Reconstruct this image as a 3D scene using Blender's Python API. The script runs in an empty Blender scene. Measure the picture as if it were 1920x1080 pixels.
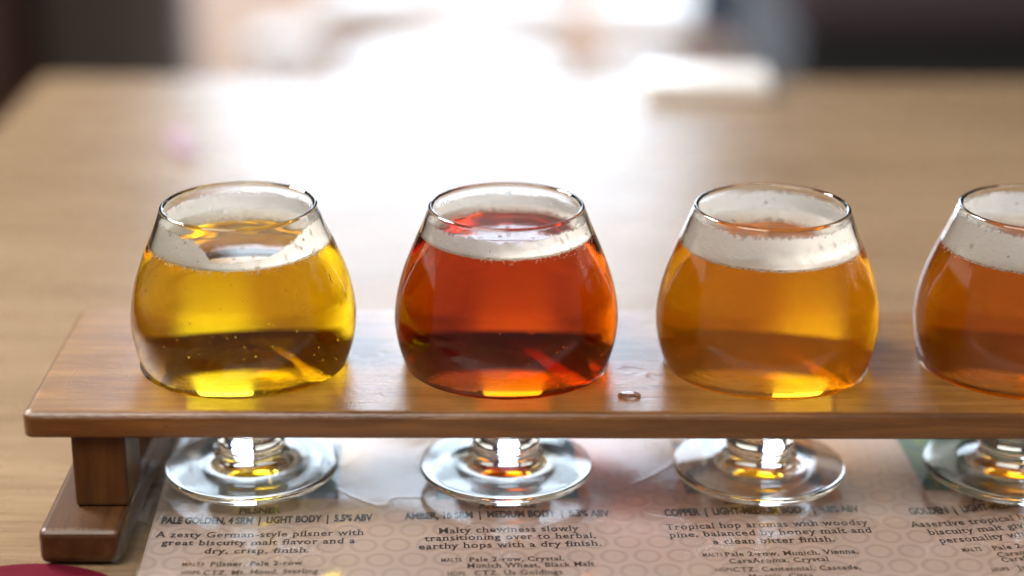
import bpy, bmesh, math, random
from mathutils import Vector, Matrix, noise as mnoise
MM = 0.001
scene = bpy.context.scene
C = scene.collection

# ------------------------------------------------------------------ camera
cam_d = bpy.data.cameras.new('camera'); cam = bpy.data.objects.new('camera', cam_d); C.objects.link(cam)
scene.camera = cam
_r = Vector((0.99988845, -0.01258627, 0.00804254)); _u = Vector((-0.00314705, 0.348839, 0.93717738)); _f = Vector((0.01460112, 0.93709815, -0.34876048))
_m = Matrix((( _r.x, _u.x, -_f.x), (_r.y, _u.y, -_f.y), (_r.z, _u.z, -_f.z))).to_4x4()
_m.translation = Vector((-88.5514, -516.7716, 274.5823)) * MM
cam.matrix_world = _m
cam_d.sensor_width = 36; cam_d.lens = 3462.6 / 1920 * 36
cam_d.clip_start = 0.01; cam_d.clip_end = 100
cam_d.dof.use_dof = True; cam_d.dof.focus_distance = 0.584; cam_d.dof.aperture_fstop = 2.9

# ------------------------------------------------------------------ world and lamps
w = bpy.data.worlds.new('World'); scene.world = w; w.use_nodes = True
bg = w.node_tree.nodes['Background']; bg.inputs['Color'].default_value = (1.0, 0.86, 0.70, 1); bg.inputs['Strength'].default_value = 0.20

def area(name, loc, target, size, size_y, power, color):
    l = bpy.data.lights.new(name, 'AREA'); l.shape = 'RECTANGLE'; l.size = size; l.size_y = size_y; l.energy = power; l.color = color
    o = bpy.data.objects.new(name, l); C.objects.link(o); o.location = loc
    o.rotation_euler = (Vector(target) - Vector(loc)).to_track_quat('-Z', 'Y').to_euler()
    return o
area('fill_light', (-.62, -.62, 1.25), (-.12, 0.0, 0.0), 1.0, .6, 26, (1.0, 0.93, 0.85))  # unseen fill added front left to brighten menu and foam
area('fill_light', (-1.60, 1.0, 1.42), (-.06, 0.05, 0.05), .9, .7, 92, (1.0, 0.95, 0.88))  # unseen lamp added rear left to brighten foam, beer and board top
area('patio_fill', (0.0, 5.2, 3.2), (0.0, 4.4, -0.7), 3.0, 1.6, 115, (1.0, 0.97, 0.93))  # unseen lamp added above the patio to brighten paving and stools
SKY_STRENGTH = 5.5
scene.view_settings.view_transform = 'Standard'; scene.view_settings.look = 'None'
scene.view_settings.exposure = 0.28; scene.view_settings.gamma = 1
cy = scene.cycles
cy.max_bounces = 24; cy.transmission_bounces = 24; cy.glossy_bounces = 10; cy.diffuse_bounces = 14; cy.transparent_max_bounces = 16
cy.sample_clamp_indirect = 6; cy.blur_glossy = 0.3; cy.volume_bounces = 3
cy.use_denoising = True

# ------------------------------------------------------------------ helpers
def tag(o, label=None, cat=None, group=None, kind=None):
    if label: o['label'] = label
    if cat: o['category'] = cat
    if group: o['group'] = group
    if kind: o['kind'] = kind
    return o
def empty(name, loc=(0, 0, 0)):
    o = bpy.data.objects.new(name, None); C.objects.link(o); o.location = loc; o.empty_display_size = .02
    return o
def link(name, bm, mat, parent=None, smooth=False, loc=None):
    me = bpy.data.meshes.new(name)
    bm.normal_update(); bm.to_mesh(me); bm.free()
    if smooth:
        for p in me.polygons: p.use_smooth = True
    for m in (mat if isinstance(mat, (list, tuple)) else [mat]): me.materials.append(m)
    o = bpy.data.objects.new(name, me); C.objects.link(o)
    if parent: o.parent = parent
    if loc: o.location = loc
    return o
def box(bm, x0, x1, y0, y1, z0, z1, bev=0, seg=3):
    r = bmesh.ops.create_cube(bm, size=1)
    vs = r['verts']
    bmesh.ops.scale(bm, vec=(x1 - x0, y1 - y0, z1 - z0), verts=vs)
    bmesh.ops.translate(bm, vec=((x0 + x1) / 2, (y0 + y1) / 2, (z0 + z1) / 2), verts=vs)
    if bev:
        es = list({e for v in vs for e in v.link_edges})
        bmesh.ops.bevel(bm, geom=es, offset=bev, segments=seg, affect='EDGES', profile=.5)
def catmull(pts, n):
    out = []
    for i in range(len(pts) - 1):
        p0 = pts[max(i - 1, 0)]; p1 = pts[i]; p2 = pts[i + 1]; p3 = pts[min(i + 2, len(pts) - 1)]
        for k in range(n):
            t = k / n
            out.append(tuple(.5 * (2 * b + (c - a) * t + (2 * a - 5 * b + 4 * c - d) * t * t + (3 * b - a - 3 * c + d) * t ** 3)
                             for a, b, c, d in zip(p0, p1, p2, p3)))
    out.append(tuple(pts[-1])); return out
def lathe(bm, prof, n=96):
    """prof: list of (r,z) in metres, normals face left of travel reversed; returns faces"""
    rings = []; faces = []
    for r, z in prof:
        if r < 1e-7: rings.append([bm.verts.new((0, 0, z))])
        else: rings.append([bm.verts.new((r * math.cos(2 * math.pi * k / n), r * math.sin(2 * math.pi * k / n), z)) for k in range(n)])
    for a, b in zip(rings, rings[1:]):
        for k in range(n):
            k2 = (k + 1) % n
            if len(a) == 1 and len(b) == 1: continue
            if len(a) == 1: faces.append(bm.faces.new((a[0], b[k2], b[k])))
            elif len(b) == 1: faces.append(bm.faces.new((a[k], a[k2], b[0])))
            else: faces.append(bm.faces.new((a[k], a[k2], b[k2], b[k])))
    return faces

class NT:
    def __init__(self, name):
        self.m = bpy.data.materials.new(name); self.m.use_nodes = True
        self.t = self.m.node_tree; self.n = self.t.nodes; self.l = self.t.links
        self.out = self.n['Material Output']; self.p = self.n.get('Principled BSDF')
    def add(self, typ, **kw):
        nd = self.n.new(typ)
        for k, v in kw.items():
            if k in nd.inputs.keys() if isinstance(k, str) else False: pass
            setattr(nd, k, v)
        return nd
    def link(self, a, b): self.l.new(a, b)
    def math(self, op, a, b=None, c=None):
        nd = self.n.new('ShaderNodeMath'); nd.operation = op
        for i, x in enumerate((a, b, c)):
            if x is None: continue
            if isinstance(x, (int, float)): nd.inputs[i].default_value = x
            else: self.l.new(x, nd.inputs[i])
        return nd.outputs[0]
    def coords(self, scale=(1, 1, 1), rot=(0, 0, 0), loc=(0, 0, 0)):
        tc = self.n.new('ShaderNodeTexCoord'); mp = self.n.new('ShaderNodeMapping')
        mp.inputs['Scale'].default_value = scale; mp.inputs['Rotation'].default_value = rot; mp.inputs['Location'].default_value = loc
        self.l.new(tc.outputs['Object'], mp.inputs['Vector']); return mp.outputs[0]
    def noise(self, vec, scale, detail=4, rough=.55, dist=0):
        nd = self.n.new('ShaderNodeTexNoise'); nd.inputs['Scale'].default_value = scale; nd.inputs['Detail'].default_value = detail
        nd.inputs['Roughness'].default_value = rough; nd.inputs['Distortion'].default_value = dist
        self.l.new(vec, nd.inputs['Vector']); return nd.outputs['Fac']
    def ramp(self, fac, stops, interp='LINEAR'):
        nd = self.n.new('ShaderNodeValToRGB'); cr = nd.color_ramp; cr.interpolation = interp
        while len(cr.elements) < len(stops): cr.elements.new(.5)
        for e, (p, c) in zip(cr.elements, stops):
            e.position = p; e.color = (c, c, c, 1) if isinstance(c, (int, float)) else (*c, 1)
        self.l.new(fac, nd.inputs[0]); return nd.outputs[0]
    def mix(self, fac, a, b, blend='MIX'):
        nd = self.n.new('ShaderNodeMix'); nd.data_type = 'RGBA'; nd.blend_type = blend
        for sock, x in ((nd.inputs[0], fac), (nd.inputs[6], a), (nd.inputs[7], b)):
            if isinstance(x, (int, float)): sock.default_value = x
            elif isinstance(x, tuple): sock.default_value = (*x, 1)
            else: self.l.new(x, sock)
        return nd.outputs[2]
    def bump(self, h, strength, dist, normal=None):
        nd = self.n.new('ShaderNodeBump'); nd.inputs['Strength'].default_value = strength; nd.inputs['Distance'].default_value = dist
        self.l.new(h, nd.inputs['Height'])
        if normal: self.l.new(normal, nd.inputs['Normal'])
        return nd.outputs[0]
    def set(self, **kw):
        for k, v in kw.items():
            s = self.p.inputs[k.replace('_', ' ')]
            if isinstance(v, (int, float)): s.default_value = v
            elif isinstance(v, tuple): s.default_value = (*v, 1) if len(v) == 3 else v
            else: self.l.new(v, s)

def wood(name, dark, mid, light, axis='x', rough=.3, spec=.5, grain=1.0, coat=0.0, bumpd=.00006, seed=0, spots=False, lit_worn=None):
    t = NT(name)
    st = {'x': (1, 14, 14), 'y': (14, 1, 14), 'z': (14, 14, 1)}[axis]
    v = t.coords(scale=st, loc=(seed, seed * .7, seed * .3))
    n1 = t.noise(v, 12 * grain, 5, .6, .6)
    n2 = t.noise(t.coords(scale=tuple(s * (2.5 if s > 1 else 1) for s in st), loc=(seed, 0, 0)), 70 * grain, 3, .6)
    big = t.noise(t.coords(scale=tuple(1 if s == 1 else 2.5 for s in st), loc=(0, seed, 0)), 5, 2, .5)
    f = t.math('ADD', t.math('MULTIPLY', n1, .55), t.math('ADD', t.math('MULTIPLY', n2, .25), t.math('MULTIPLY', big, .2)))
    col = t.ramp(f, [(.30, dark), (.5, mid), (.68, light)])
    if lit_worn:      # upward face painted paler, standing in for light from above; edges stay dark
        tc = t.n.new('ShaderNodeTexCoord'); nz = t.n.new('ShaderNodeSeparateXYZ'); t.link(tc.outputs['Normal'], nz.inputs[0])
        lit_col = t.ramp(f, [(.30, lit_worn[0]), (.5, lit_worn[1]), (.68, lit_worn[2])])
        lit_mottle = t.ramp(t.noise(t.coords(loc=(.1, .3, 0)), 18, 4, .6), [(.35, .45), (.6, 1.0)])
        col = t.mix(t.math('MULTIPLY', t.math('GREATER_THAN', nz.outputs[2], .96), lit_mottle), col, lit_col)
    if spots:
        sp = t.noise(t.coords(scale=(60, 140, 60), loc=(3, 1, 2)), 1.2, 2, .5)
        col = t.mix(t.ramp(sp, [(.76, 0.0), (.80, .75)]), col, tuple(c * .35 for c in dark))
    fine = t.noise(t.coords(scale=(1, 1, 1)), 420, 3, .6)
    h = t.math('ADD', n2, t.math('MULTIPLY', fine, .7))
    if lit_worn:      # scratches and dents
        scr = t.noise(t.coords(scale=(30, 420, 30), rot=(0, 0, .5), loc=(.2, .1, 0)), 1.0, 2, .5)
        scr2 = t.noise(t.coords(scale=(380, 40, 30), rot=(0, 0, .3), loc=(.5, .1, 0)), 1.0, 2, .5)
        dent = t.noise(t.coords(loc=(.4, .9, 0)), 75, 2, .5)
        h = t.math('ADD', h, t.math('MULTIPLY', t.ramp(scr, [(.24, 0.0), (.30, 1.0)]), .35))
        h = t.math('ADD', h, t.math('MULTIPLY', t.ramp(scr2, [(.22, 0.0), (.27, 1.0)]), .3))
        h = t.math('ADD', h, t.math('MULTIPLY', t.ramp(dent, [(.22, 0.0), (.32, 1.0)]), 1.2))
    b = t.bump(h, .8, bumpd)
    rr = t.math('ADD', t.math('MULTIPLY', t.noise(t.coords(), 30, 4, .6), .22), rough - .11)
    t.set(Base_Color=col, Roughness=rr, Normal=b)
    t.p.inputs['Specular IOR Level'].default_value = spec
    if coat: t.link(b, t.p.inputs['Coat Normal'])
    if coat: t.p.inputs['Coat Weight'].default_value = coat; t.p.inputs['Coat Roughness'].default_value = .27; t.p.inputs['Coat IOR'].default_value = 1.5
    return t.m
def plain(name, col, rough=.5, var=.12, scale=60, metal=0, spec=.5, bump=0):
    t = NT(name); n = t.noise(t.coords(), scale, 4, .6)
    t.set(Base_Color=t.mix(n, tuple(c * (1 - var) for c in col), tuple(min(1, c * (1 + var)) for c in col)), Roughness=rough, Metallic=metal)
    t.p.inputs['Specular IOR Level'].default_value = spec
    if bump: t.set(Normal=t.bump(n, .6, bump))
    return t.m
def emit(name, col, strength):
    t = NT(name); t.n.remove(t.p); e = t.n.new('ShaderNodeEmission'); e.inputs[0].default_value = (*col, 1); e.inputs[1].default_value = strength
    t.link(e.outputs[0], t.out.inputs[0]); return t.m

# ------------------------------------------------------------------ setting: wall, floor, patio, sky, far things
TZ = -5 * MM          # table top height
FLOOR = -0.755
m_wall = plain('dark_grey_panelling', (.13, .11, .10), .6, .2, 4)
m_floor = plain('dark_floor', (.10, .07, .05), .5, .2, 5)
def structure(name, fn, mat):
    bm = bmesh.new(); fn(bm); return tag(link(name, bm, mat), kind='structure')
structure('floor', lambda b: box(b, -4, 4, -3, 3.0, FLOOR - .1, FLOOR), m_floor)
def wall_fn(b):  # high side openings added out of view to throw glare on board and menu
    box(b, -4, -.665, 3.0, 3.12, FLOOR, 1.0)
    box(b, -4, -2.3, 3.0, 3.12, 1.0, 1.62)
    box(b, -.76, -.665, 3.0, 3.12, 1.0, 1.62)
    box(b, .50, 4, 3.0, 3.12, FLOOR, 1.15)
    box(b, 1.75, 4, 3.0, 3.12, 1.15, 1.62)
    box(b, .50, .58, 3.0, 3.12, 1.15, 1.62)
    box(b, -.665, .50, 3.0, 3.12, 1.52, 1.62)
    box(b, -4, 4, 3.0, 3.12, 1.62, 3.0)
structure('wall', wall_fn, m_wall)
t = NT('terracotta_paving')
br = t.n.new('ShaderNodeTexBrick'); t.link(t.coords(), br.inputs['Vector']); br.inputs['Scale'].default_value = 5
br.inputs['Color1'].default_value = (.44, .29, .21, 1); br.inputs['Color2'].default_value = (.38, .24, .17, 1); br.inputs['Mortar'].default_value = (.35, .27, .2, 1)
t.set(Base_Color=br.outputs['Color'], Roughness=.8); t.p.inputs['Specular IOR Level'].default_value = .05
structure('ground', lambda b: box(b, -8, 8, 3.0, 10, FLOOR - .1, FLOOR - .004), t.m)
structure('sky', lambda b: box(b, -9, 9, 10, 10.05, FLOOR, 8), emit('bright_sky', (.70, .84, 1.0), SKY_STRENGTH))

# table: top + legs
m_table = wood('pale_pine', (.10, .060, .030), (.185, .122, .068), (.265, .188, .115), 'x', .27, .27, 1.0, seed=4, bumpd=.00005)
table = tag(empty('table', (0, .2, FLOOR)), 'pale varnished pine table top that carries the beer flight rack', 'table')
bm = bmesh.new()
TX0, TX1, TY0, TY1 = -.366, 1.1, -.32, .612
box(bm, TX0, TX1, TY0 - .2, TY1 - .2, TZ - .035 - FLOOR, TZ - FLOOR, .004)
link('table_top', bm, m_table, table)
for x in (TX0 + .07, TX1 - .13):
    for y in (TY0 + .07, TY1 - .13):
        bm = bmesh.new(); box(bm, x, x + .06, y - .2, y - .14, 0, TZ - .035 - FLOOR - .001, .003); link('leg', bm, m_table, table)

# far: cabinet, bench, curtain, patio stools
m_brown = wood('dark_brown_wood', (.04, .011, .002), (.06, .017, .004), (.075, .022, .005), 'z', .6, .1, .5, seed=9)
cab = tag(empty('cabinet', (-1.25, 2.7, FLOOR)), 'dark brown wooden cabinet out of focus at the far left', 'cabinet')
bm = bmesh.new(); box(bm, -.35, .32, -.2, .2, .06, 1.15, .01); link('carcass', bm, m_brown, cab)
bm = bmesh.new(); box(bm, -.33, -.006, -.222, -.203, .1, 1.1, .004); link('door', bm, m_brown, cab)
bm = bmesh.new(); box(bm, .006, .30, -.222, -.203, .1, 1.1, .004); link('door', bm, m_brown, cab)
bm = bmesh.new(); box(bm, -.37, .34, -.23, .22, 1.152, 1.19, .006); link('top', bm, m_brown, cab)

m_bench = plain('plum_grey_upholstery', (.035, .024, .032), .8, .2, 30)
m_bench_dark = plain('black_bench_base', (.008, .008, .012), .6, .2, 30)
bench = tag(empty('bench', (1.25, 2.2, FLOOR)), 'dark plum grey upholstered bench out of focus at the far right', 'bench')
bm = bmesh.new(); box(bm, -.92, 1.0, -.24, .3, .47, .60, .03); link('seat', bm, m_bench, bench, True)
bm = bmesh.new(); box(bm, -.92, 1.0, .31, .42, .47, 1.15, .03); link('backrest', bm, m_bench, bench, True)
bm = bmesh.new(); box(bm, -.91, .98, -.22, .38, 0, .468, .005); link('base', bm, m_bench_dark, bench)

m_curt = plain('blue_grey_cloth', (.30, .36, .46), .9, .1, 40)
bm = bmesh.new()
N = 60; prev = None
for k in range(N + 1):
    x = .30 + .21 * k / N; y = 2.955 + .014 * math.sin(k * 1.05)
    cur = (bm.verts.new((x, y, -.50)), bm.verts.new((x, y, 1.52)))
    if prev: bm.faces.new((prev[0], cur[0], cur[1], prev[1]))
    prev = cur
bmesh.ops.solidify(bm, geom=bm.faces[:], thickness=.003)
tag(link('curtain', bm, m_curt, None, True), 'blue grey curtain at the right side of the bright doorway', 'curtain')

t = NT('translucent_blind_cloth'); t.n.remove(t.p)
df = t.n.new('ShaderNodeBsdfDiffuse'); tl = t.n.new('ShaderNodeBsdfTranslucent'); ms = t.n.new('ShaderNodeMixShader'); ms.inputs[0].default_value = .65
df.inputs[0].default_value = tl.inputs[0].default_value = (.93, .89, .82, 1)
t.link(df.outputs[0], ms.inputs[1]); t.link(tl.outputs[0], ms.inputs[2]); t.link(ms.outputs[0], t.out.inputs[0])
bm = bmesh.new(); box(bm, -2.32, -.75, 2.975, 2.979, .98, 1.66)  # unseen cloth added over the left opening to soften its glare
tag(link('added_blind', bm, t.m), 'unseen cream blind added to soften light from an opening left of the doorway', 'blind')
bm = bmesh.new(); box(bm, .54, 1.79, 2.975, 2.979, 1.13, 1.66)  # second unseen cloth, added to dim the right opening
tag(link('added_blind', bm, t.m), 'unseen cream blind added to soften light from an opening right of the doorway', 'blind')
m_white = plain('white_paint', (.82, .82, .82), .4, .04, 30)
def stool(x, y, r, h):
    s = empty('patio_stool', (x, y, FLOOR))
    bm = bmesh.new()
    pr = [(0, h - .03), (r * .9, h - .03), (r, h - .015), (r * .97, h), (0, h + .008)]
    lathe(bm, [(a, b) for a, b in pr], 40); link('seat', bm, m_white, s, True)
    for k in range(4):
        a = math.pi / 4 + k * math.pi / 2; bm = bmesh.new()
        box(bm, r * .7 * math.cos(a) - .012, r * .7 * math.cos(a) + .012, r * .7 * math.sin(a) - .012, r * .7 * math.sin(a) + .012, 0, h - .032)
        link('leg', bm, m_white, s)
    return s
stools = [(-.530, 3.49, .085, .12, 'small round white patio stool nearest the dark left panelling'),
          (-.157, 3.24, .235, .12, 'wide round white patio stool in the middle of the front row'),
          (.230, 3.27, .085, .12, 'small round white patio stool in the front row beside the curtain'),
          (-.367, 4.02, .15, .12, 'round white patio stool at the left of the back row'),
          (-.05, 3.93, .17, .12, 'round white patio stool in the middle of the back row'),
          (.40, 3.92, .23, .12, 'wide round white patio stool at the right of the back row')]
for x, y, r, h, lab in stools: tag(stool(x, y, r, h), lab, 'stool', 'white stools on the patio')

# ------------------------------------------------------------------ the flight rack
m_board = wood('honey_brown_board', (.030, .009, .0008), (.10, .034, .003), (.19, .073, .010), 'x', .36, .22, 1.3, seed=1, bumpd=.00017, spots=True, coat=1.0, lit_worn=((.10, .042, .009), (.205, .098, .024), (.31, .17, .056)))
m_post = wood('brown_post_wood', (.032, .010, .0015), (.062, .022, .004), (.10, .037, .008), 'z', .45, .3, 1.2, seed=6, bumpd=.0001)
m_foot = wood('brown_foot_wood', (.026, .009, .002), (.052, .020, .005), (.085, .034, .010), 'y', .40, .45, 1.2, seed=8, bumpd=.0001)
GX = [-166.3, -81.3, 3.7, 88.7]; GY = 44.1
ZT, ZB = 41.1, 32.4
rack = tag(empty('flight_rack', (-.0388, .0441, TZ)), 'honey brown wooden tasting rack holding four short beer glasses', 'rack')
RX, RY, RZ = -38.8, 44.1, -5.0
X0, X1 = -230.3, 152.7
bm = bmesh.new()
box(bm, (X0 - RX) * MM, (X1 - RX) * MM, (0 - RY) * MM, (89 - RY) * MM, (ZB - RZ) * MM, (ZT - RZ) * MM)
ve = [e for e in bm.edges if abs(e.verts[0].co.z - e.verts[1].co.z) > 1e-5]
bmesh.ops.bevel(bm, geom=ve, offset=.003, segments=4, affect='EDGES', profile=.5)
he = [e for e in bm.edges if abs(e.verts[0].co.z - e.verts[1].co.z) < 1e-6 and e.is_boundary is False and len({round(f.normal.z, 1) for f in e.link_faces}) > 1 and e.verts[0].co.z > (ZT - RZ - 1) * MM]
bmesh.ops.bevel(bm, geom=he, offset=.0026, segments=5, affect='EDGES', profile=.5)
he = [e for e in bm.edges if abs(e.verts[0].co.z - e.verts[1].co.z) < 1e-6 and len({round(f.normal.z, 1) for f in e.link_faces}) > 1 and e.verts[0].co.z < (ZB - RZ + .01) * MM]
bmesh.ops.bevel(bm, geom=he, offset=.0012, segments=3, affect='EDGES', profile=.5)
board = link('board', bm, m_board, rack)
HOLE = 33.5
bmc = bmesh.new()
for gx, off in zip(GX, (-1.3, 0, 0, -1.0)):
    r = bmesh.ops.create_cone(bmc, cap_ends=True, segments=96, radius1=HOLE * MM, radius2=HOLE * MM, depth=.05)
    bmesh.ops.translate(bmc, vec=((gx + off - RX) * MM, 0, (37 - RZ) * MM), verts=r['verts'])
cut = link('cutter', bmc, m_board, rack)
md = board.modifiers.new('b', 'BOOLEAN'); md.object = cut; md.operation = 'DIFFERENCE'; md.solver = 'EXACT'
dg = bpy.context.evaluated_depsgraph_get(); dg.update()
nm = bpy.data.meshes.new_from_object(board.evaluated_get(dg))
board.modifiers.clear(); board.data = nm; nm.name = 'board'
bpy.data.objects.remove(cut)
def side(sign):
    s = lambda a, b: ((a, b) if sign < 0 else (2 * RX - b, 2 * RX - a))
    px = s(-216.6, -199.8); fx = s(-225.0, -199.6)
    for name, (xa, xb), ya, yb, za, zb, mt, bv in (('post', px, 3.2, 26, 7.5, ZB, m_post, 1.2), ('post', px, 62, 85.8, 7.5, ZB, m_post, 1.2), ('foot', fx, -13, 102, -4.0, 7.4, m_foot, 2.2)):
        bm = bmesh.new()
        box(bm, (xa - RX) * MM, (xb - RX) * MM, (ya - RY) * MM, (yb - RY) * MM, (za - RZ) * MM, (zb - RZ) * MM, bv * MM, 3)
        link(name, bm, mt, rack, False)
side(-1); side(1)

# red coaster poking out below the foot
m_red = plain('dark_red_card', (.08, .003, .012), .9, .2, 200, spec=.1, bump=.00005)
bm = bmesh.new(); bmesh.ops.create_cone(bm, cap_ends=True, segments=96, radius1=.040, radius2=.040, depth=.0005)
tag(link('coaster', bm, m_red, None, False, (-.226, -.0515, TZ + .00025)), 'dark red round card coaster under the rack foot', 'coaster')
m_pad = plain('white_glossy_card', (.80, .80, .82), .2, .03, 80)
bm = bmesh.new(); box(bm, -.040, .036, -.020, .020, 0, .010, .002)
tag(link('card_pad', bm, m_pad, None, False, (.048, .585, TZ)), 'white card pad out of focus on the far end of the table', 'card pad')
m_purple = plain('lilac_matte', (.27, .185, .25), .8, .2, 200)
bm = bmesh.new(); box(bm, -.006, .006, -.026, .026, 0, .002, .0005)  # thin flat lilac strip lying on the table
po = link('lilac_strip', bm, m_purple, None, False, (-.2547, .458, TZ)); po.rotation_euler = (0, 0, .3)
tag(po, 'small flat lilac strip out of focus on the table behind the glasses', 'paper scrap')

# ------------------------------------------------------------------ menu sheet
def sst(a, b, x):
    t = min(1, max(0, (x - a) / (b - a))); return t * t * (3 - 2 * t)
ROT = math.radians(2.0)
MXC, MYC = -80.0, 10.0
def menu_z(x, y):      # mm, sheet lies on the table, its left edge rides up on the rack's foot, the right end curls up
    z = -3.95
    z += 12.0 * (1 - sst(-200.2, -193.2, x + (y - 3) * .03))
    z += 4.2 * sst(48, 130, x) ** 1.2
    z += .25 * math.sin(x * .05 + y * .03) * math.sin(y * .045 + 1) + .25
    z += .3 * mnoise.noise((x * .03, y * .03, 1.3))
    return z
def M(u, v, lift=0.0):       # menu-local mm -> world mm
    x = MXC + u * math.cos(ROT) - v * math.sin(ROT); y = MYC + u * math.sin(ROT) + v * math.cos(ROT)
    return Vector((x, y, menu_z(x, y) + lift)) * MM
menu = tag(empty('menu_sheet', (-.08, .01, TZ)), 'laminated tasting menu sheet lying beneath the rack, printed with beer descriptions', 'menu')
MO = Vector((-.08, .01, TZ))
def sheet(name, u0, u1, v0, v1, lift, mat, nu, nv, parent=menu, uvs=True):
    bm = bmesh.new(); uv = bm.loops.layers.uv.new('uv'); g = []
    for i in range(nu + 1):
        g.append([bm.verts.new(M(u0 + (u1 - u0) * i / nu, v0 + (v1 - v0) * j / nv, lift) - MO) for j in range(nv + 1)])
    for i in range(nu):
        for j in range(nv):
            f = bm.faces.new((g[i][j], g[i + 1][j], g[i + 1][j + 1], g[i][j + 1]))
            for lp, (a, b) in zip(f.loops, ((i, j), (i + 1, j), (i + 1, j + 1), (i, j + 1))):
                lp[uv].uv = (u0 + (u1 - u0) * a / nu, v0 + (v1 - v0) * b / nv)
    return link(name, bm, mat, parent, True)

t = NT('menu_paper')
uvn = t.n.new('ShaderNodeUVMap'); uvn.uv_map = 'uv'
sp = t.n.new('ShaderNodeSeparateXYZ'); t.link(uvn.outputs[0], sp.inputs[0])
def lattice(ox, oy, ax=10.4, ay=19.0):
    fx = t.math('SUBTRACT', t.math('FRACT', t.math('ADD', t.math('DIVIDE', sp.outputs[0], ax), ox)), .5)
    fy = t.math('SUBTRACT', t.math('FRACT', t.math('ADD', t.math('DIVIDE', sp.outputs[1], ay), oy)), .5)
    X = t.math('MULTIPLY', fx, ax); Y = t.math('MULTIPLY', fy, ay)
    d = t.math('SQRT', t.math('ADD', t.math('MULTIPLY', X, X), t.math('MULTIPLY', Y, Y)))
    a = t.math('ARCTAN2', Y, X)
    return d, a
d1, a1 = lattice(0, 0); d2, a2 = lattice(.5, .5)
sel = t.math('LESS_THAN', d1, d2)
d = t.math('MINIMUM', d1, d2)
a = t.math('ADD', t.math('MULTIPLY', a1, sel), t.math('MULTIPLY', a2, t.math('SUBTRACT', 1, sel)))
dn = t.math('DIVIDE', d, 6.0)
ring = t.ramp(dn, [(.0, .35), (.18, .35), (.22, .1), (.50, .15), (.54, .9), (.72, 1.0), (.78, .0)])
ray = t.math('ADD', .75, t.math('MULTIPLY', .25, t.math('SINE', t.math('MULTIPLY', a, 7))))
inner = t.math('LESS_THAN', dn, .52)
pat = t.math('MULTIPLY', ring, t.math('ADD', t.math('MULTIPLY', inner, t.math('SUBTRACT', t.math('MULTIPLY', ray, 2.0), 1.0)), t.math('SUBTRACT', 1, inner)))
mott = t.noise(t.coords(), 90, 4, .6)
base = t.mix(mott, (.385, .310, .278), (.44, .36, .322))
col = t.mix(t.math('MULTIPLY', pat, .45), base, (.275, .21, .195))
t.set(Base_Color=col, Roughness=.6)
m_paper = t.m
U0, U1 = -114.5, 240; V0, V1 = -92, 128
sheet('paper', U0, U1, V0, V1, 0, m_paper, 180, 110)

def picture_mat(name, stops, scale, seed):
    t = NT(name); n = t.noise(t.coords(loc=(seed, seed, 0)), scale, 3, .6, 1.0)
    t.set(Base_Color=t.ramp(n, stops), Roughness=.5); return t.m
pics = [(-56.3 - 46.5, -56.3, 22.8, 66, picture_mat('navy_print', [(.3, (.005, .010, .02)), (.6, (.012, .03, .05)), (.8, (.06, .09, .12))], 60, 1)),
        (-24.0, 23.4, 21.0, 66, picture_mat('teal_print', [(.35, (.006, .012, .014)), (.5, (.01, .07, .075)), (.7, (.02, .13, .13))], 70, 2)),
        (59.5, 107.0, 22.8, 66, picture_mat('amber_print', [(.35, (.02, .012, .01)), (.48, (.03, .018, .012)), (.52, (.38, .17, .03)), (.7, (.48, .3, .14))], 75, 3)),
        (140.0, 188.0, 22.6, 66, picture_mat('green_print', [(.3, (.006, .014, .03)), (.46, (.004, .08, .07)), (.56, (.012, .11, .025)), (.72, (.14, .17, .015))], 110, 4))]
for u0, u1, v0, v1, mt in pics: sheet('picture', u0, u1, v0, v1, .06, mt, 24, 24)

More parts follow.
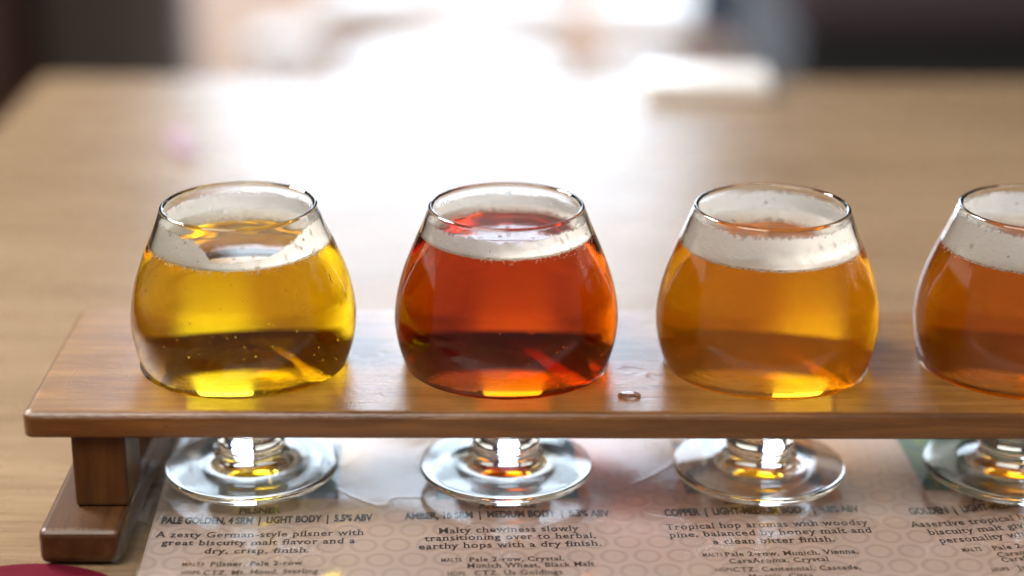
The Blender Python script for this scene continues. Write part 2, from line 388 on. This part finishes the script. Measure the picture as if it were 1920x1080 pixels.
m_ink = plain('black_ink', (.012, .010, .010), .5, .2, 300)
m_ink2 = plain('brown_black_ink', (.03, .022, .020), .5, .2, 300)
def text_mesh(s, serif, off):
    cu = bpy.data.curves.new('t', 'FONT'); cu.body = s; cu.size = 1; cu.resolution_u = 3; cu.offset = off
    if serif: cu.space_character = 1.10
    o = bpy.data.objects.new('t', cu); C.objects.link(o)
    dg = bpy.context.evaluated_depsgraph_get(); dg.update()
    me = bpy.data.meshes.new_from_object(o.evaluated_get(dg))
    bpy.data.objects.remove(o); bpy.data.curves.remove(cu)
    bm = bmesh.new(); bm.from_mesh(me); bpy.data.meshes.remove(me)
    return bm
def cap_height():
    bm = text_mesh('H', False, 0); h = max(v.co.y for v in bm.verts); bm.free(); return h
CAPH = cap_height()
def put_text(name, lines, serif, mat):
    """lines: (string, world cx, world baseline y, width mm, cap height mm, extra degrees)"""
    out = bmesh.new()
    for s, cx, cyb, wd, cap, ang in lines:
        bm = text_mesh(s, serif, .012 if serif else .044)
        if serif:
            add = []
            for e in bm.edges:
                a, b = e.verts[0].co, e.verts[1].co
                if e.is_boundary and abs(a.y - b.y) < .004 and .03 < abs(a.x - b.x) < .13:
                    fy = e.link_faces[0].calc_center_median().y
                    add.append((min(a.x, b.x), max(a.x, b.x), a.y, 1 if fy > a.y else -1))
            for xa, xb, y, sg in add:
                y2 = y + sg * .05
                vs = [bm.verts.new(p) for p in ((xa - .075, y, 0), (xb + .075, y, 0), (xb + .075, y2, 0), (xa - .075, y2, 0))]
                f = bm.faces.new(vs)
        xs = [v.co.x for v in bm.verts]; x0, x1 = min(xs), max(xs)
        sx = wd / (x1 - x0); sy = cap / CAPH
        bmesh.ops.triangulate(bm, faces=bm.faces[:])
        # subdivide long spans so that letters follow the sheet
        t0 = math.radians(ang)
        du, dv = cx - MXC, cyb - MYC
        uc = du * math.cos(ROT) + dv * math.sin(ROT); vc = -du * math.sin(ROT) + dv * math.cos(ROT)
        mp = {}
        for v in bm.verts:
            u = (v.co.x - (x0 + x1) / 2) * sx; q = v.co.y * sy
            uu = uc + u * math.cos(t0) - q * math.sin(t0); vv = vc + u * math.sin(t0) + q * math.cos(t0)
            mp[v] = out.verts.new(M(uu, vv, .14) - MO)
        for f in bm.faces:
            nf = out.faces.new([mp[v] for v in f.verts])
        bm.free()
    out.normal_update()
    for f in out.faces:
        if f.normal.z < 0: f.normal_flip()
    return link(name, out, mat, menu)
put_text('heading_text', [('PILSNER', -161.5, 20.9, 13.6, 3.7, 0), ('PALE GOLDEN, 4 SRM  |  LIGHT BODY  |  5.5% ABV', -158.4, 14.2, 67.6, 4.2, -.4)], False, m_ink)
put_text('description_text', [('A zesty German-style pilsner with', -159.7, 4.7, 66.1, 3.6, -.5), ('great biscuity malt flavor and a', -159.5, -.6, 60.6, 3.5, -.5), ('dry, crisp, finish.', -159.3, -6.1, 32.6, 3.4, -.5)], True, m_ink2)
put_text('malt_text', [('MALTS', -178, -14.4, 6.8, 2.0, 0), ('Pilsner, Pale 2-row', -158.5, -14.2, 28.5, 2.8, 0), ('HOPS', -178, -19.6, 5.6, 2.0, 0), ('CTZ, Mt. Hood, Sterling', -156.5, -19.6, 35, 2.8, 0)], True, m_ink2)
put_text('heading_text', [('AMBER ALE', -81.1, 24.0, 19.0, 3.7, .4), ('AMBER, 16 SRM  |  MEDIUM BODY  |  5.3% ABV', -81.0, 17.4, 66.8, 4.3, .8)], False, m_ink)
put_text('description_text', [('Malty chewiness slowly', -80.6, 7.4, 45.2, 3.6, 1.2), ('transitioning over to herbal,', -80.4, 2.6, 54.6, 3.6, .8), ('earthy hops with a dry finish.', -80.3, -2.5, 57.4, 3.5, .8)], True, m_ink2)
put_text('malt_text', [('MALTS', -98.7, -11.8, 6.4, 2.2, .3), ('Pale 2-row, Crystal,', -78.5, -11.2, 29.5, 2.7, .3), ('Munich Wheat, Black Malt', -74.2, -14.9, 39.4, 2.7, .3), ('HOPS', -97.0, -20.2, 5.4, 2.2, .3), ('CTZ, Us Goldings', -78.0, -19.6, 27, 2.7, .3)], True, m_ink2)
put_text('heading_text', [('SESSION IPA', 1.3, 28.0, 22.0, 3.8, .4), ('COPPER  |  LIGHT-MEDIUM BODY  |  4.8% ABV', 2.2, 20.6, 64.1, 4.4, 0)], False, m_ink)
put_text('description_text', [('Tropical hop aromas with woodsy', 2.6, 11.2, 65.6, 3.7, 0), ('pine, balanced by honey malt and', 2.9, 5.8, 65.3, 3.6, 0), ('a clean bitter finish.', 3.1, .5, 38.7, 3.5, .2)], True, m_ink2)
put_text('malt_text', [('MALTS', -17.4, -8.2, 6.3, 2.2, .3), ('Pale 2-row, Munich, Vienna,', 7.4, -7.4, 42.0, 2.8, .3), ('CaraAroma, Crystal', 2.9, -11.9, 31.2, 2.7, .4), ('HOPS', -15.0, -17.8, 5.4, 2.2, .3), ('CTZ, Centennial, Cascade,', 7.6, -17.2, 39.5, 2.7, .3), ('Mosaic, Citra', 2.0, -21.8, 20, 2.7, .3)], True, m_ink2)
put_text('heading_text', [('AMERICAN PALE', 87.5, 29.6, 30.0, 3.8, 3.2), ('GOLDEN  |  LIGHT-MEDIUM BODY  |  5.9% ABV', 83.5, 23.0, 66.0, 4.4, 2.8)], False, m_ink)
put_text('description_text', [('Assertive tropical hops and', 75.0, 13.6, 53.0, 3.7, 3.2), ('biscuity malt give this beer', 79.5, 8.6, 52.5, 3.6, 3.6), ('personality with a kick.', 77.5, 2.8, 44.0, 3.6, 4.0)], True, m_ink2)
put_text('malt_text', [('MALTS', 64.5, -5.0, 6.3, 2.2, 3), ('Pale 2-row, Vienna,', 86, -3.4, 30, 2.8, 3.5), ('Caramel, Crystal', 84, -8.0, 25, 2.7, 3.5), ('Carafoam', 79, -12, 14, 2.7, 3.5), ('HOPS', 70, -18.2, 5.4, 2.2, 3), ('Jarrylo, Citra', 86, -17.0, 22, 2.7, 3.5)], True, m_ink2)

t = NT('clear_laminate')
t.n.remove(t.p)
gl = t.n.new('ShaderNodeBsdfGlossy'); gl.inputs['Roughness'].default_value = .10
tr = t.n.new('ShaderNodeBsdfTransparent'); tr.inputs[0].default_value = (.97, .97, .97, 1)
fr = t.n.new('ShaderNodeFresnel'); geo = t.n.new('ShaderNodeNewGeometry'); t.link(t.math('ADD', 1.55, t.math('MULTIPLY', geo.outputs['Backfacing'], 1 / 1.55 - 1.55)), fr.inputs['IOR'])
mx = t.n.new('ShaderNodeMixShader')
wr = t.noise(t.coords(), 26, 5, .62, .8)
rid = t.math('ABSOLUTE', t.math('SUBTRACT', t.noise(t.coords(loc=(.3, .2, 0)), 14, 2, .5, .4), .5))
crease = t.ramp(rid, [(.0, 1.0), (.012, .0)])
bmp = t.bump(t.math('ADD', t.math('MULTIPLY', wr, .35), t.math('MULTIPLY', crease, .05)), .4, .0012)
t.link(bmp, gl.inputs['Normal']); t.link(bmp, fr.inputs['Normal'])
t.link(t.math('ADD', t.math('MULTIPLY', fr.outputs[0], 1.0), .0), mx.inputs[0]); t.link(tr.outputs[0], mx.inputs[1]); t.link(gl.outputs[0], mx.inputs[2]); t.link(mx.outputs[0], t.out.inputs[0])
sheet('laminate', U0 - 5.0, U1 + 5.0, V0 - 6.5, V1 + 6.5, .35, t.m, 190, 120)

# ------------------------------------------------------------------ glasses of beer
t = NT('clear_glass'); t.n.remove(t.p)
g = t.n.new('ShaderNodeBsdfGlass'); g.inputs['IOR'].default_value = 1.5; g.inputs['Roughness'].default_value = 0; g.inputs['Color'].default_value = (.995, 1, .995, 1)
t.link(g.outputs[0], t.out.inputs[0]); m_glass = t.m

def beer_mat(name, sig, haze=0.0):
    t = NT(name); t.n.remove(t.p)
    g = t.n.new('ShaderNodeBsdfGlass'); at = t.n.new('ShaderNodeAttribute'); at.attribute_name = 'ior_value'
    t.link(at.outputs['Fac'], g.inputs['IOR']); g.inputs['Color'].default_value = (1, 1, 1, 1)
    t.link(g.outputs[0], t.out.inputs['Surface'])
    D = max(sig)
    va = t.n.new('ShaderNodeVolumeAbsorption'); va.inputs['Density'].default_value = D
    va.inputs['Color'].default_value = (*[1 - s / D for s in sig], 1)
    if haze:
        vs = t.n.new('ShaderNodeVolumeScatter'); vs.inputs['Density'].default_value = haze; vs.inputs['Color'].default_value = (1, .72, .35, 1); vs.inputs['Anisotropy'].default_value = .6
        ad = t.n.new('ShaderNodeAddShader'); t.link(va.outputs[0], ad.inputs[0]); t.link(vs.outputs[0], ad.inputs[1]); t.link(ad.outputs[0], t.out.inputs['Volume'])
    else: t.link(va.outputs[0], t.out.inputs['Volume'])
    return t.m
t = NT('beer_foam'); t.n.remove(t.p)
df = t.n.new('ShaderNodeBsdfDiffuse'); tl = t.n.new('ShaderNodeBsdfTranslucent'); ms = t.n.new('ShaderNodeMixShader'); ms.inputs[0].default_value = .74
vo = t.n.new('ShaderNodeTexVoronoi'); vo.inputs['Scale'].default_value = 1300; t.link(t.coords(), vo.inputs['Vector'])
v2 = t.n.new('ShaderNodeTexVoronoi'); v2.inputs['Scale'].default_value = 430; v2.inputs['Randomness'].default_value = 1; t.link(t.coords(), v2.inputs['Vector'])
sc = t.n.new('ShaderNodeSeparateColor'); t.link(v2.outputs['Color'], sc.inputs[0])
soft = t.noise(t.coords(), 160, 4, .6)
fcol = t.mix(t.math('MULTIPLY', vo.outputs['Distance'], .8), (1.0, .995, .985), (.96, .94, .91))
fcol = t.mix(t.math('MULTIPLY', soft, .3), fcol, (.90, .86, .80))
t.link(fcol, df.inputs[0]); t.link(fcol, tl.inputs[0])
hole = t.math('MULTIPLY', t.math('LESS_THAN', v2.outputs['Distance'], t.math('MULTIPLY', sc.outputs[1], .42)), t.math('GREATER_THAN', sc.outputs[0], .84))
at = t.n.new('ShaderNodeAttribute'); at.attribute_name = 'edge'
edge = t.ramp(t.math('ADD', at.outputs['Fac'], t.math('MULTIPLY', t.math('SUBTRACT', t.noise(t.coords(), 800, 3, .65), .5), 1.7)), [(.42, 0.0), (.85, 1.0)])
lace = t.math('MAXIMUM', t.math('MULTIPLY', hole, .8), t.math('MULTIPLY', edge, .92))
h = t.math('ADD', vo.outputs['Distance'], t.math('MULTIPLY', v2.outputs['Distance'], 1.2))
bmp = t.bump(h, .9, .0005); t.link(bmp, df.inputs['Normal'])
tp = t.n.new('ShaderNodeBsdfTransparent'); m2 = t.n.new('ShaderNodeMixShader')
t.link(df.outputs[0], ms.inputs[1]); t.link(tl.outputs[0], ms.inputs[2]); t.link(lace, m2.inputs[0]); t.link(ms.outputs[0], m2.inputs[1]); t.link(tp.outputs[0], m2.inputs[2])
t.link(m2.outputs[0], t.out.inputs[0]); m_foam = t.m
t = NT('air_bubble'); t.n.remove(t.p); g = t.n.new('ShaderNodeBsdfGlass'); g.inputs['IOR'].default_value = 1 / 1.34; g.inputs['Roughness'].default_value = 0
t.link(g.outputs[0], t.out.inputs[0]); m_air = t.m
t = NT('water'); t.n.remove(t.p); g = t.n.new('ShaderNodeBsdfGlass'); g.inputs['IOR'].default_value = 1.33; g.inputs['Roughness'].default_value = 0
t.link(g.outputs[0], t.out.inputs[0]); m_water = t.m

ZG = 2.0   # mm: underside of the foot (the glasses hang in the board, just clear of the menu)
# outer profile going up (r, z) in world mm
foot_o = catmull([(0, 2.6), (12, 2.6), (25.5, 1.6), (27.9, 1.3), (28.7, 2.4), (28.1, 3.7), (23.5, 4.7), (17, 5.8), (12.6, 7.4)], 5)
stem_o = catmull([(12.6, 7.4), (10.9, 8.6), (10.6, 9.8), (11.2, 11.0), (11.0, 12.4), (9.2, 13.8), (7.4, 15.8), (6.6, 18.6), (7.4, 22.0)], 5)
bowl_o = catmull([(7.4, 22.0), (9.4, 23.9), (15.0, 25.8), (21.5, 28.2), (27.0, 31.8), (30.6, 36.0), (32.9, 40.6), (35.2, 47.5), (36.3, 55), (36.0, 61), (34.9, 67), (33.3, 72.5), (31.0, 78.5), (28.3, 85), (26.2, 90.2), (25.35, 92.6), (24.95, 93.7), (24.2, 94.25), (23.45, 93.7)], 5)
inner = catmull([(23.45, 93.7), (23.6, 92.6), (24.75, 89.8), (26.85, 84.7), (29.5, 78.2), (31.75, 72.1), (33.3, 66.7), (34.35, 61), (34.6, 55.2), (33.5, 48.2), (31.1, 41.6), (29.5, 39.2), (26.6, 37.0), (20.8, 35.6), (12, 34.8), (6, 34.4), (0, 34.2)], 6)
def wall_r(z):
    for (r0, z0), (r1, z1) in zip(inner, inner[1:]):
        if z1 <= z <= z0: return r1 + (r0 - r1) * (z - z1) / (z0 - z1 + 1e-9)
    return inner[0][0]
sh = lambda pr, dz=0: [(r * MM, (z + dz) * MM) for r, z in pr]
rng = random.Random(5)

def glass_of_beer(idx, gx, level, top, sig, haze, inw, lab, drips=(), tilt=(0, 0, 0)):
    G = tag(empty('beer_glass', (gx * MM, GY * MM, ZG * MM)), lab, 'glass of beer', 'glasses in the tasting rack')
    dz = -ZG
    bm = bmesh.new(); lathe(bm, sh(foot_o, dz)); link('foot', bm, m_glass, G, True)
    bm = bmesh.new(); lathe(bm, sh(stem_o, dz)); link('stem', bm, m_glass, G, True)
    dry = [p for p in inner if p[1] > level + .01] + [(wall_r(level), level)]
    wet = [(wall_r(level), level)] + [p for p in inner if p[1] < level - .01]
    bm = bmesh.new(); lathe(bm, sh(bowl_o + dry[1:], dz)); link('bowl', bm, m_glass, G, True)
    # beer: wetted wall plus free surface with a little meniscus
    bm = bmesh.new(); fl = bm.faces.layers.float.new('ior_value')
    for f in lathe(bm, sh(wet[::-1], dz)): f[fl] = 1.34 / 1.5
    rl = wall_r(level)
    surf = [(rl, level), (rl - .5, level - .5), (rl - 1.4, level - .8), (rl - 3, level - .9), (rl * .5, level - .9), (0, level - .9)]
    for f in lathe(bm, sh(catmull(surf, 3), dz)): f[fl] = 1.34
    link('beer', bm, beer_mat('beer_liquid', sig, haze), G, True)
    # foam collar clinging to the wall
    bm = bmesh.new(); ed = bm.verts.layers.float.new('edge'); nth = 220; rows = []
    N3 = lambda th, f, k: mnoise.noise((math.cos(th) * f + idx * 7.3, math.sin(th) * f, k + idx * 3.1))
    for k in range(nth):
        th = 2 * math.pi * k / nth
        zt = min(93.0, top(math.degrees(th)) + N3(th, 3, 0) * .9 + N3(th, 11, 3) * .5 + N3(th, 30, 4) * .12)
        zb = level - 1.5 + N3(th, 9, 8) * .45 + N3(th, 26, 6) * .45
        wv = max(1.2, inw + N3(th, 2.2, 9) * 2.4 + N3(th, 8, 5) * 1.2 + N3(th, 22, 5.5) * .5)
        pts = []
        for j in range(11):
            q = j / 10; z = zb + (zt - zb) * q
            pts.append((wall_r(z) - .07 - 2.4 * max(0, (level - z) / 1.6) ** 1.4, z, max(0, (q - .72) / .28) ** 2 * .9 + max(0, (.17 - q) / .17) * .85))
        hgt = zt - level
        for j in range(1, 10):
            q = j / 9; z = zt - (hgt + .6) * q ** .85 + .3 * (1 - q)
            pts.append((wall_r(max(z, level)) - .4 - .4 * q - wv * q ** 3.5, z + .35 * mnoise.noise((math.cos(th) * 18, math.sin(th) * 18, q * 6 + idx)), 1.6 if q < .62 else .75 * max(0, (q - .85) / .15)))
        pts.append((wall_r(level) - 1.8 - wv * .7, level - 1.6, .2))
        row = []
        for r, z, e in pts:
            v = bm.verts.new((r * MM * math.cos(th), r * MM * math.sin(th), (z + dz) * MM)); v[ed] = e; row.append(v)
        rows.append(row)
    for k in range(nth):
        a, b = rows[k], rows[(k + 1) % nth]; n = len(a)
        for j in range(n): bm.faces.new((a[j], b[j], b[(j + 1) % n], a[(j + 1) % n]))
    bmesh.ops.recalc_face_normals(bm, faces=bm.faces[:])
    link('foam', bm, m_foam, G, True)
    # bubbles along the foam edge and rising in the beer
    bm = bmesh.new()
    def ball(rr, th, z, r, mi, sz=1):
        cx, cyy, cz = rr * MM * math.cos(th), rr * MM * math.sin(th), (z + dz) * MM
        R_ = r * MM; top_ = bm.verts.new((cx, cyy, cz + R_ * sz)); bot_ = bm.verts.new((cx, cyy, cz - R_ * sz)); rs = []
        for jj in range(1, 6):
            a = math.pi * jj / 6
            rs.append([bm.verts.new((cx + R_ * math.sin(a) * math.cos(b * math.pi / 5), cyy + R_ * math.sin(a) * math.sin(b * math.pi / 5), cz + R_ * sz * math.cos(a))) for b in range(10)])
        fs = []
        for b in range(10):
            c = (b + 1) % 10
            fs.append(bm.faces.new((top_, rs[0][b], rs[0][c]))); fs.append(bm.faces.new((bot_, rs[-1][c], rs[-1][b])))
            for u_, v_ in zip(rs, rs[1:]): fs.append(bm.faces.new((u_[b], v_[b], v_[c], u_[c])))
        for f in fs: f.material_index = mi
    for k in range(60):
        th = rng.uniform(0, 2 * math.pi); zt = top(math.degrees(th))
        z = rng.uniform(level + 1.5, min(zt + 1.0, 92)); ball(wall_r(z) - 1.1, th, z, rng.uniform(.18, .6), 0)
    for k in range(150):
        th = rng.uniform(math.pi * .95, 2.05 * math.pi); z = level - rng.uniform(.2, 2.1)
        ball(wall_r(z) - .35 - rng.uniform(0, 1.0), th, z, rng.uniform(.12, .34), 2)
    for k in range(80):
        th = rng.uniform(math.pi, 2 * math.pi); z = rng.uniform(36, level - 5)
        ball((wall_r(z) - .5) * rng.choice((.97, .9, .7)), th, z, rng.uniform(.12, .3), 1)
    tag(link('bubbles', bm, [m_glass, m_air, m_foam], G, True), kind='stuff')
    # beads of water running down the outside
    for a, z, r, sz in drips:
        ro = outer_r(z); th = math.radians(a)
        bm = bmesh.new(); q = bmesh.ops.create_uvsphere(bm, u_segments=14, v_segments=10, radius=r * MM)
        bmesh.ops.scale(bm, vec=(.45, 1, sz), verts=bm.verts[:])
        slope = math.atan2(outer_r(z + 1) - outer_r(z - 1), 2)
        bmesh.ops.rotate(bm, cent=(0, 0, 0), matrix=Matrix.Rotation(slope, 3, 'Y'), verts=bm.verts[:])
        bmesh.ops.rotate(bm, cent=(0, 0, 0), matrix=Matrix.Rotation(th, 3, 'Z'), verts=bm.verts[:])
        bmesh.ops.translate(bm, vec=((ro + .2 * r) * MM * math.cos(th), (ro + .2 * r) * MM * math.sin(th), (z + dz) * MM), verts=bm.verts[:])
        link('droplet', bm, m_water, G, True)
    G.rotation_euler = tilt
    return G
def outer_r(z):
    for (r0, z0), (r1, z1) in zip(bowl_o, bowl_o[1:]):
        if z0 <= z <= z1: return r0 + (r1 - r0) * (z - z0) / (z1 - z0 + 1e-9)
    return 30
def top1(a):
    a = (a + 360) % 360      # 270 faces the camera
    z = 90.6
    n = sst(218, 238, a) * (1 - sst(262, 318, a))
    return z - 6.4 * n
glass_of_beer(0, GX[0], 82.2, top1, (.5, 7.8, 85), 0, 4.5, 'short stemmed glass of bright yellow pilsner with broken foam',
              [(312, 74, .45, 3.5), (322, 66, .4, 3)], (0, math.radians(-.5), .4))
glass_of_beer(1, GX[1], 85.4, lambda a: 90.4, (6.5, 42, 150), 0, 2.2, 'short stemmed glass of deep red amber ale with thin foam ring',
              [(261, 83, .4, 3.0), (262, 79, .35, 1.4), (306, 58, .3, 3)], (math.radians(-.3), 0, 1.4))
glass_of_beer(2, GX[2], 82.0, lambda a: 91.6, (.6, 15.5, 95), 5, 4.2, 'short stemmed glass of orange copper beer between red and brown beers',
              [(254, 88, .4, 3.5), (264, 83, .45, 2.4), (247, 87, .35, 4), (225, 72, .4, 4)], (0, math.radians(.4), 2.5))
glass_of_beer(3, GX[3], 81.0, lambda a: 92.0, (4, 24, 100), 5, 5.2, 'short stemmed glass of brownish beer cut off by right edge',
              [(232, 84, .4, 2.4), (240, 70, .35, 2), (228, 60, .35, 3)], (math.radians(.3), 0, 3.3))

# water drop on the board
bm = bmesh.new(); lathe(bm, [(3.2 * MM, -.1 * MM), (3.4 * MM, .3 * MM), (3.2 * MM, .65 * MM), (2.7 * MM, .88 * MM), (1.8 * MM, .98 * MM), (0, 1.02 * MM)], 48)
dro = link('water_drop', bm, m_water, None, True, (-43.2 * MM, 13.8 * MM, (ZT + .02) * MM)); dro.scale = (1.08, .8, .8)
tag(dro, 'single clear water drop on the board between red and orange beers', 'water drop')
